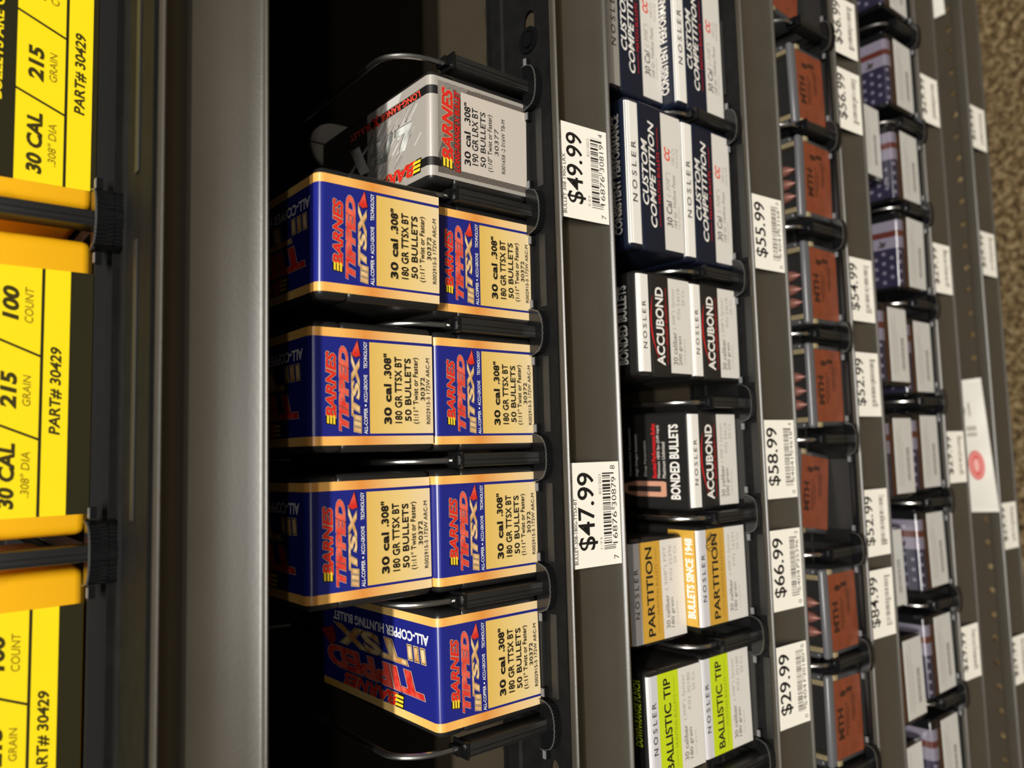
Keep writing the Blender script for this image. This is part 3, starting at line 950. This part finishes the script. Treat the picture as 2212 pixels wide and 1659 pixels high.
# ------------------------------------------------------------------ yellow boxes on the nearest shelf
def berger(dt):
    Wb, Hb, Db = 0.0540, 0.062, 0.120
    lx = -0.0026
    P = []
    b = MB(); b.rbox(-Wb, Wb, 0, Db, 0, Hb, 0.0040, 'berger_body', 4)
    P.append(('body', b.mesh('body'), None))
    pr = Print(lambda s, t, h: (s+lx, -h, t), 0.06, 0.03)
    a, c = -44.0, 44.0
    t0 = 7.6+dt
    pr.rect(a, c, max(0.2, t0-7.4), 58, 'berger_black'); pr.up()
    pr.rect(a, c, t0, t0+8.0, 'berger_yellow')
    y0, y1 = t0+9.0, t0+24.2
    sl = 6.6
    xs = [(-60, -60), (-17.0, -10.4), (12.4, 19.0), (60, 60)]
    g = 0.45
    for i in range(3):
        l0, l1 = xs[i]; r0_, r1_ = xs[i+1]
        pr.poly([(max(a, l0+g), y0), (min(c, r0_-g), y0), (min(c, r1_-g), y1), (max(a, l1+g), y1)], 'berger_yellow')
    add_print(P, pr, 'label'); li = len(P)-1
    pr = Print(lambda s, t, h: (s+lx, -h, t), 0.14, 0.02)
    fields(pr, [('30 CAL', -40.6, -18.6, y0+7.0, y0+11.4, 'berger_ink', dict(shear=0.2, off=0.045)), ('.308" DIA', -37.2, -21.4, y0+2.4, y0+5.0, 'berger_ink2', dict(shear=0.2, off=0.01)),
                ('215', -6.0, 6.4, y0+7.0, y0+11.4, 'berger_ink', dict(shear=0.2, off=0.045)), ('GRAIN', -5.4, 5.6, y0+2.6, y0+5.0, 'berger_ink2', dict(shear=0.2, off=0.01)),
                ('100', 25.2, 36.4, y0+7.0, y0+11.4, 'berger_ink', dict(shear=0.2, off=0.045)), ('COUNT', 24.0, 36.8, y0+2.4, y0+5.0, 'berger_ink2', dict(shear=0.2, off=0.01)),
                ('PART# 30429', -15.4, 15.8, t0+2.2, t0+5.8, 'berger_ink', dict(shear=0.2, off=0.03)),
                ('BULLETS ARE OUR', -16, 30, t0+28.4, t0+31.4, 'berger_yellow', dict(shear=0.2, off=0.02))])
    add_print(P, pr, 'lettering', li)
    return P
BA = berger(-5.6); BB = berger(0.0); BC = berger(1.0)
spawn(BA, 'bullet_box', (0.1466, 0.0545, FL[0]), (0, 0, 0), 'yellow box at the picture top left corner with a black and yellow label', 'box', 'yellow boxes')
spawn(BB, 'bullet_box', (0.0274, 0.0545, FL[0]), (0, 0, 0), 'yellow box in the middle of the picture left edge', 'box', 'yellow boxes')
spawn(BC, 'bullet_box', (-0.0923, 0.0560, FL[0]), (0, 0, 0), 'yellow box at the picture bottom left corner', 'box', 'yellow boxes')

# ------------------------------------------------------------------ clear cases with orange labels
def case_parts(bullets, lettering=True):
    Wb, Hb, Db = 0.0286, 0.0410, 0.095
    P = []
    b = MB(); b.rbox(-Wb+0.001, Wb-0.001, 0.0, Db, 0, Hb-0.008, 0.002, 'case_dark', 3)
    P.append(('base', b.mesh('base'), None))
    b = MB()
    b.rbox(-Wb, Wb, 0.0, 0.0046, Hb-0.0085, Hb, 0.0021, 'case_grey', 4)
    b.rbox(-Wb, Wb, Db-0.008, Db, Hb-0.0085, Hb, 0.0030, 'case_grey', 4)
    b.rbox(-Wb, -Wb+0.0042, 0.006, Db-0.006, Hb-0.0085, Hb, 0.0018, 'case_dark', 3)
    b.rbox(Wb-0.0042, Wb, 0.006, Db-0.006, Hb-0.0085, Hb, 0.0018, 'case_dark', 3)
    P.append(('lid_frame', b.mesh('lid_frame'), None))
    b = MB()
    for s in (-1, 1):
        x0, x1 = sorted((s*(Wb-0.0042), s*(Wb-0.0072)))
        b.box(x0, x1, 0.0044, Db-0.007, Hb-0.0075, Hb-0.0008, 'case_beige')
    P.append(('lid_edge', b.mesh('lid_edge', smooth=False), 1))
    b = MB(); b.box(-Wb+0.0072, Wb-0.0072, 0.0045, Db-0.008, Hb-0.0079, Hb-0.0062, 'foam')
    P.append(('foam', b.mesh('foam', smooth=False), None))
    b = MB(); b.box(-Wb+0.0045, Wb-0.0045, 0.0046, Db-0.0081, Hb-0.0006, Hb-0.0003, 'pane')
    P.append(('window', b.mesh('window', smooth=False), 1))
    for x, y in bullets:
        b = MB()
        b.lathe_y([(0.0002, y), (0.0021, y+0.0030), (0.0035, y+0.0060), (0.0041, y+0.0095), (0.0042, y+0.026), (0.0034, y+0.030)], x, Hb-0.0042, 'copper', 12)
        P.append(('bullet', b.mesh('bullet'), None))
    for s in (-1, 1):
        b = MB(); b.rbox(s*0.0263-0.0018, s*0.0263+0.0018, -0.0009, 0.002, Hb-0.0110, Hb-0.0060, 0.0008, 'case_beige', 2)
        P.append(('latch', b.mesh('latch'), None))
    pr = Print(front, 0.05, 0.03)
    pr.rect(-24.3, 24.3, 1.0, 35.2, 'orange_label'); pr.up()
    add_print(P, pr, 'label'); li = len(P)-1
    pr = Print(front, 0.09, 0.02)
    pr.text('MTH', -12.5, 6.0, 25.2, 31.6, 'orange_ink', off=0.05)
    q = random.Random(5)
    for t, x0, x1 in ((20.4, -12, 8), (17.6, -8, 6), (12, -4, 12), (9.6, -2, 10)):
        x = x0
        while x < x1:
            w = q.uniform(0.8, 2.4)
            pr.rect(x, x+w, t, t+1.3, 'orange_ink'); x += w+0.5
    pr.poly(ell(15, 24, 2.0, 4.0, 14), 'orange_ink')
    pr.rect(15, 18, 12, 20, 'orange_ink')
    add_print(P, pr, 'lettering', li)
    return P
CB = case_parts([(0.0062, 0.0062), (-0.0034, 0.0060), (-0.0125, 0.0060)])
CN = case_parts([])
row3 = [(CN, 0.3290, 0.0220, 6, 0, 'orange-labelled case set back at the picture top edge'),
        (CN, 0.2470, 0.0078, -2.0, 0, 'orange-labelled clear case with an empty dark window, nearest the picture top'),
        (CB, 0.1801, 0.0070, 0, -1, 'orange-labelled clear case showing copper tips, first beyond the empty-window case'),
        (CB, 0.1067, 0.0070, 0, 0, 'orange-labelled clear case showing copper tips, second beyond the empty-window case'),
        (CB, 0.0374, 0.0080, 0, 0, 'orange-labelled clear case showing copper tips, just above the tilted one in the picture'),
        (CN, -0.0370, 0.0210, 8, 0, 'orange-labelled case tilted and set back between two upright cases'),
        (CB, -0.1116, 0.0075, 0, 1, 'orange-labelled clear case with faint tips, just below the tilted one in the picture'),
        (CN, -0.1800, 0.0078, 2.0, 1, 'orange-labelled clear case nearest the picture bottom')]
for pts, x, y, roll, yaw, lab in row3:
    lift = abs(math.sin(R(roll)))*0.0276
    spawn(pts, 'bullet_case', (x, y, FL[3]+lift), (0, R(roll), R(yaw)), lab, 'case', 'clear cases with orange labels')

# ------------------------------------------------------------------ black flag boxes
def flag_parts():
    Wb, Hb, Db, r = 0.0315, 0.0460, 0.095, 0.0035
    P = []
    b = MB(); b.rbox(-Wb, Wb, 0, Db, 0, Hb-0.011, 0.0024, 'black_gloss', 3)
    P.append(('base', b.mesh('base'), None))
    b = MB(); b.rbox(-Wb, Wb, 0, Db, Hb-0.0135, Hb, r, 'black_gloss', 4)
    b.box(-Wb+0.001, Wb-0.001, 0.001, Db-0.001, Hb-0.0145, Hb-0.011, 'box_seam')
    P.append(('lid', b.mesh('lid'), None))
    b = MB()
    pf = wrap_profile(Hb, r, 0, Db-0.004, 0.00006, low=Hb-0.0075)
    for x0, x1, m in ((-0.0285, 0.002, 'flag_navy'), (0.002, 0.0110, 'flag_white'), (0.0110, 0.0158, 'flag_red'), (0.0158, 0.0240, 'flag_white')):
        wrap(b, x0, x1, pf, m)
    P.append(('flag_wrap', b.mesh('flag_wrap'), None)); fi = len(P)-1
    fw_ = front_wrap(Hb, r)
    pr = Print(fw_, 0.10, 0.02)
    H = Hb*1000
    for row in range(8):
        for col in range(4):
            cx = -1.8-7.6*col-(3.8 if row % 2 else 0); cy = H-1.5+6.2*row
            if cx < -27: continue
            st = []
            for i in range(10):
                a = PI/2+PI*i/5; q = 2.1 if i % 2 == 0 else 0.9
                st.append((cx+q*math.cos(a), cy+q*math.sin(a)))
            pr.poly(st, 'flag_white')
    P.append(('star', pr.mesh('stars', smooth=False), fi))
    pr = Print(fw_, 0.10, 0.02)
    q2 = [(3.5, H+10), (8.0, H+8.5), (7.2, H+11), (9.5, H+14), (6.0, H+13), (4.2, H+16), (3.6, H+12.6)]
    pr.poly(q2, 'ink_dark')
    P.append(('figure', pr.mesh('figure', smooth=False), fi))
    pr = Print(front, 0.06, 0.03)
    pr.rect(-28.5, 24.0, 33.2, 36.8, 'rust')
    P.append(('copper_stripe', pr.mesh('copper_stripe', smooth=False), None))
    b = MB(); b.rbox(-0.0279, 0.0279, -0.0003, 0.0002, 0.0022, 0.0312, 0.0001, 'label_grey', 1)
    P.append(('label', b.mesh('label', smooth=False), None)); li = len(P)-1
    pr = Print(front, 0.34, 0.02)
    q = random.Random(11)
    for t, x0, x1 in ((26.5, -22, 20), (23.8, -22, 14), (21.2, -24, 22), (18.6, -20, 10)):
        x = x0
        while x < x1:
            w = q.uniform(0.6, 2.2)
            pr.rect(x, x+w, t, t+1.0, 'ink_lgrey'); x += w+0.6
    pr.barcode(-19, 6, 8.4, 13.6, 'ink_grey', 4)
    add_print(P, pr, 'marks', li)
    return P
FB = flag_parts()
row4 = [(0.3790, 0.0050, 0, 0, 'black box with white label cut off by the picture top edge'),
        (0.2961, 0.0048, 0, 0, 'single black flag box with lit star panel, nearest the picture top'),
        (0.2190, 0.0048, 0, 0, 'lower black flag box of the stack next to the single one nearest the picture top'),
        (0.2340, 0.0132, 1, 0, 'upper black flag box of the stack next to the single one nearest the picture top'),
        (0.1478, 0.0048, 0, -1, 'single black flag box with bright glossy edge between two stacks'),
        (0.0646, 0.0048, 0, 0, 'lower black flag box of the stack touching the bright glossy single one'),
        (0.0710, 0.0030, 1, 0, 'upper black flag box of the stack touching the bright glossy single one'),
        (-0.0100, 0.0048, 0, 0, 'lower black flag box with curled label corners in the middle of the row'),
        (-0.0122, 0.0046, 1, 0, 'upper black flag box resting on the one with curled label corners'),
        (-0.0855, 0.0048, 0, 1, 'lower black flag box showing stars under a set-back one'),
        (-0.0965, 0.0170, 1, 1, 'upper black flag box set back above visible stars'),
        (-0.1640, 0.0048, 0, 1, 'lower black flag box in the last full stack towards the picture bottom'),
        (-0.1745, 0.0080, 1, 1, 'upper black flag box in the last full stack towards the picture bottom'),
        (-0.2400, 0.0048, 0, 1, 'lower black flag box cut off by the picture bottom edge'),
        (-0.2520, 0.0125, 1, 1, 'upper black flag box cut off by the picture bottom edge')]
for x, y, up, yaw, lab in row4:
    spawn(FB, 'bullet_box', (x, y, FL[4]+up*0.0461), (0, 0, R(yaw)), lab, 'box', 'black flag boxes')

# ------------------------------------------------------------------ price tags
def tag_map(s, t, h):
    return (s, rail_y(t)-h, t)
def price_tag(row, xc, w, price, digits, lines, seed, label, detail=True):
    hw = w/2
    hgt = 0.0322
    root = empty('price_tag', (xc, 0.0, ZR[row]-0.0328))
    tag(root, label, 'price tag', 'price tags')
    b = MB()
    n = 8
    for th, m in ((0.00025, 'tag_white'),):
        f = []; v = []
        for i in range(n+1):
            t = hgt*i/n
            v += [(-hw, rail_y(t)-th, t), (hw, rail_y(t)-th, t), (hw, rail_y(t)-0.00003, t), (-hw, rail_y(t)-0.00003, t)]
        for i in range(n):
            a = 4*i
            f += [(a, a+1, a+5, a+4), (a+1, a+2, a+6, a+5), (a+2, a+3, a+7, a+6), (a+3, a, a+4, a+7)]
        f += [(3, 2, 1, 0), (4*n, 4*n+1, 4*n+2, 4*n+3)]
        b.add(v, f, m)
    card = link('card', b.mesh('card'), root)
    k = w*1000/50.0
    pr = Print(tag_map, 0.30, 0.02)
    if price:
        up = (0, 0.3, 1.2, 3.4, 5.4, 5.4)[row]
        pr.text(price, -16.7*k, 20.0*k, 14.4+up, 25.8+up, 'ink_black', off=0.012, res=7)
    if detail:
        pr.text(lines[0], -23*k, -2*k, 29.4, 31.4, 'ink_dark', off=0.01)
        pr.text(lines[1], -23*k, (8 if len(lines[1]) > 18 else 6)*k, 26.9, 28.9, 'ink_dark', off=0.01)
        pr.text(lines[2], 15.6*k, 22.6*k, 29.4, 31.4, 'ink_dark', off=0.01)
        pr.text('8/21/2023', 9.4*k, 19*k, 11.4, 13.0, 'ink_grey')
        pr.text(lines[3], -17*k, -11.5*k, 11.6, 13.0, 'ink_grey')
    pr.barcode(-17.4*k, 20.2*k, 5.6, 10.6, 'ink_dark' if detail else 'ink_grey', seed, guard=2.4)
    if digits:
        pr.text(digits[0], -22.5*k, -20.4*k, 1.6, 4.6, 'ink_dark')
        pr.text(digits[1], -15*k, 0.5*k, 2.0, 5.0, 'ink_dark')
        pr.text(digits[2], 3*k, 17.5*k, 2.0, 5.0, 'ink_dark')
        pr.text(digits[3], 21.2*k, 23.2*k, 2.4, 5.4, 'ink_dark')
    o = link('lettering', pr.mesh('lettering', smooth=False), card)
    return root

B1 = ['BARNES BULLETS', 'BULLET 308 190G LRX', '0819', '5-E3']
B2 = ['BARNES BULLETS', 'BULLET-308-180G-TTSX-BT', '0879', '1-Y3']
price_tag(1, 0.1342, 0.0475, '$49.99', ('7', '16876', '30819', '4'), B1, 1, 'white price tag reading $49.99 below the silver box')
price_tag(1, -0.0315, 0.0488, '$47.99', ('7', '16876', '30879', '8'), B2, 2, 'white price tag reading $47.99 below the blue boxes')
for x, w, pz, sd, lab, dg in ((0.1292, 0.0465, '$55.99', 3, 'white price tag reading $55.99 below the dark blue and black cartons', ('0', '54041', '53168', '0')),
                              (-0.0100, 0.0470, '$58.99', 4, 'white price tag reading $58.99 below the single black carton', ('0', '54041', '54618', '4')),
                              (-0.0756, 0.0470, '$66.99', 5, 'white price tag reading $66.99 below the gold banded cartons', ('0', '54041', '25396', '2')),
                              (-0.1428, 0.0468, '$29.99', 6, 'white price tag reading $29.99 below the lime banded cartons', ('0', '54041', '30180', '0'))):
    price_tag(2, x, w, pz, dg, None, sd, lab, detail=False)
for x, w, pz, sd, lab in ((0.3020, 0.0440, '$56.99', 7, 'white price tag reading $56.99 cut off by the picture top edge'),
                          (0.2460, 0.0455, '$56.99', 8, 'white price tag reading $56.99, second from the picture top on the orange-label shelf'),
                          (0.1065, 0.0455, '$54.99', 9, 'white price tag reading $54.99 between two cases with copper tips'),
                          (0.0390, 0.0450, '$52.99', 10, 'white price tag reading $52.99 below a case with copper tips'),
                          (-0.0570, 0.0455, '$52.99', 12, 'white price tag reading $52.99 below the tilted case'),
                          (-0.1118, 0.0455, '$84.99', 13, 'white price tag reading $84.99, nearest the picture bottom on the orange-label shelf')):
    price_tag(3, x, w, pz, None, None, sd, lab, detail=False)
for i, x in enumerate((0.2850, 0.1400, -0.0155, -0.1700)):
    price_tag(4, x, 0.0415, '$29.99', None, None, 20+i, '%s small white price tag from the picture top on the black flag box shelf' % ORD[i], detail=False)
for i, x in enumerate((0.2865, 0.1670, -0.0790, -0.1950)):
    price_tag(5, x, 0.0405, '$29.99', None, None, 30+i, '%s small white price tag from the picture top beside the carpet' % ORD[i], detail=False)

# ------------------------------------------------------------------ pouches on the bottom shelf
def pouch(name, cx, cy, L, D, yaw, label, marks):
    n, m = 24, 10
    v = []; f = []
    q = random.Random(2)
    for side in (1, -1):
        for j in range(m+1):
            for i in range(n+1):
                u = i/n*2-1; w = j/m*2-1
                ed = max(0.0, (1-abs(u)**6))*max(0.0, (1-abs(w)**4))
                z = 0.0022+side*0.0021*ed + (0.0007*math.sin(9*u+3*w)*ed if side > 0 else 0)
                v.append((u*L/2, w*D/2, z))
    k = (n+1)*(m+1)
    for s in (0, 1):
        for j in range(m):
            for i in range(n):
                a = s*k+j*(n+1)+i
                q4 = (a, a+1, a+n+2, a+n+1)
                f.append(q4 if s == 0 else q4[::-1])
    b = MB(); b.add(v, f, 'pouch')
    root = empty(name, (cx, cy, ZR[5]-0.0009), (0, 0, yaw))
    tag(root, label, 'pouch', 'white pouches')
    bag = link('bag', b.mesh('bag'), root)
    for s in (-1, 1):
        b = MB(); x0, x1 = sorted((s*L/2, s*(L/2-0.004)))
        b.rbox(x0, x1, -D/2, D/2, 0.0016, 0.0030, 0.0004, 'pouch', 2)
        link('seal', b.mesh('seal'), root)
    if marks:
        def up_(s, t, h):
            return (s, t, 0.0052+h)
        pr = Print(up_, 0.0, 0.03)
        pr.poly(ell(-18, -18, 13, 6.5, 24), 'pouch_red'); pr.up()
        pr.ring(-18, -18, 11, 5.0, 0.9, 'pouch_pink', 22); pr.up()
        pr.poly(ell(-18, -18, 6, 2.4, 16), 'pouch_pink')
        pr.rect(8, 11, -22, -14, 'ink_lgrey'); pr.rect(13, 17, -22, -14, 'ink_lgrey')
        pr.rect(26, 38, -19, -17.6, 'ink_lgrey'); pr.rect(28, 34, -15, -14, 'ink_lgrey')
        link('printed_mark', pr.mesh('printed_mark', smooth=False), bag)
    return root
pouch('mailing_pouch', -0.0080, 0.0345, 0.119, 0.060, R(3.2), 'white plastic pouch with a red oval mark lying on the bottom shelf', True)
pouch('mailing_pouch', 0.4560, 0.0460, 0.119, 0.060, R(2.0), 'white plastic pouch poking in at the picture top edge on the bottom shelf', False)
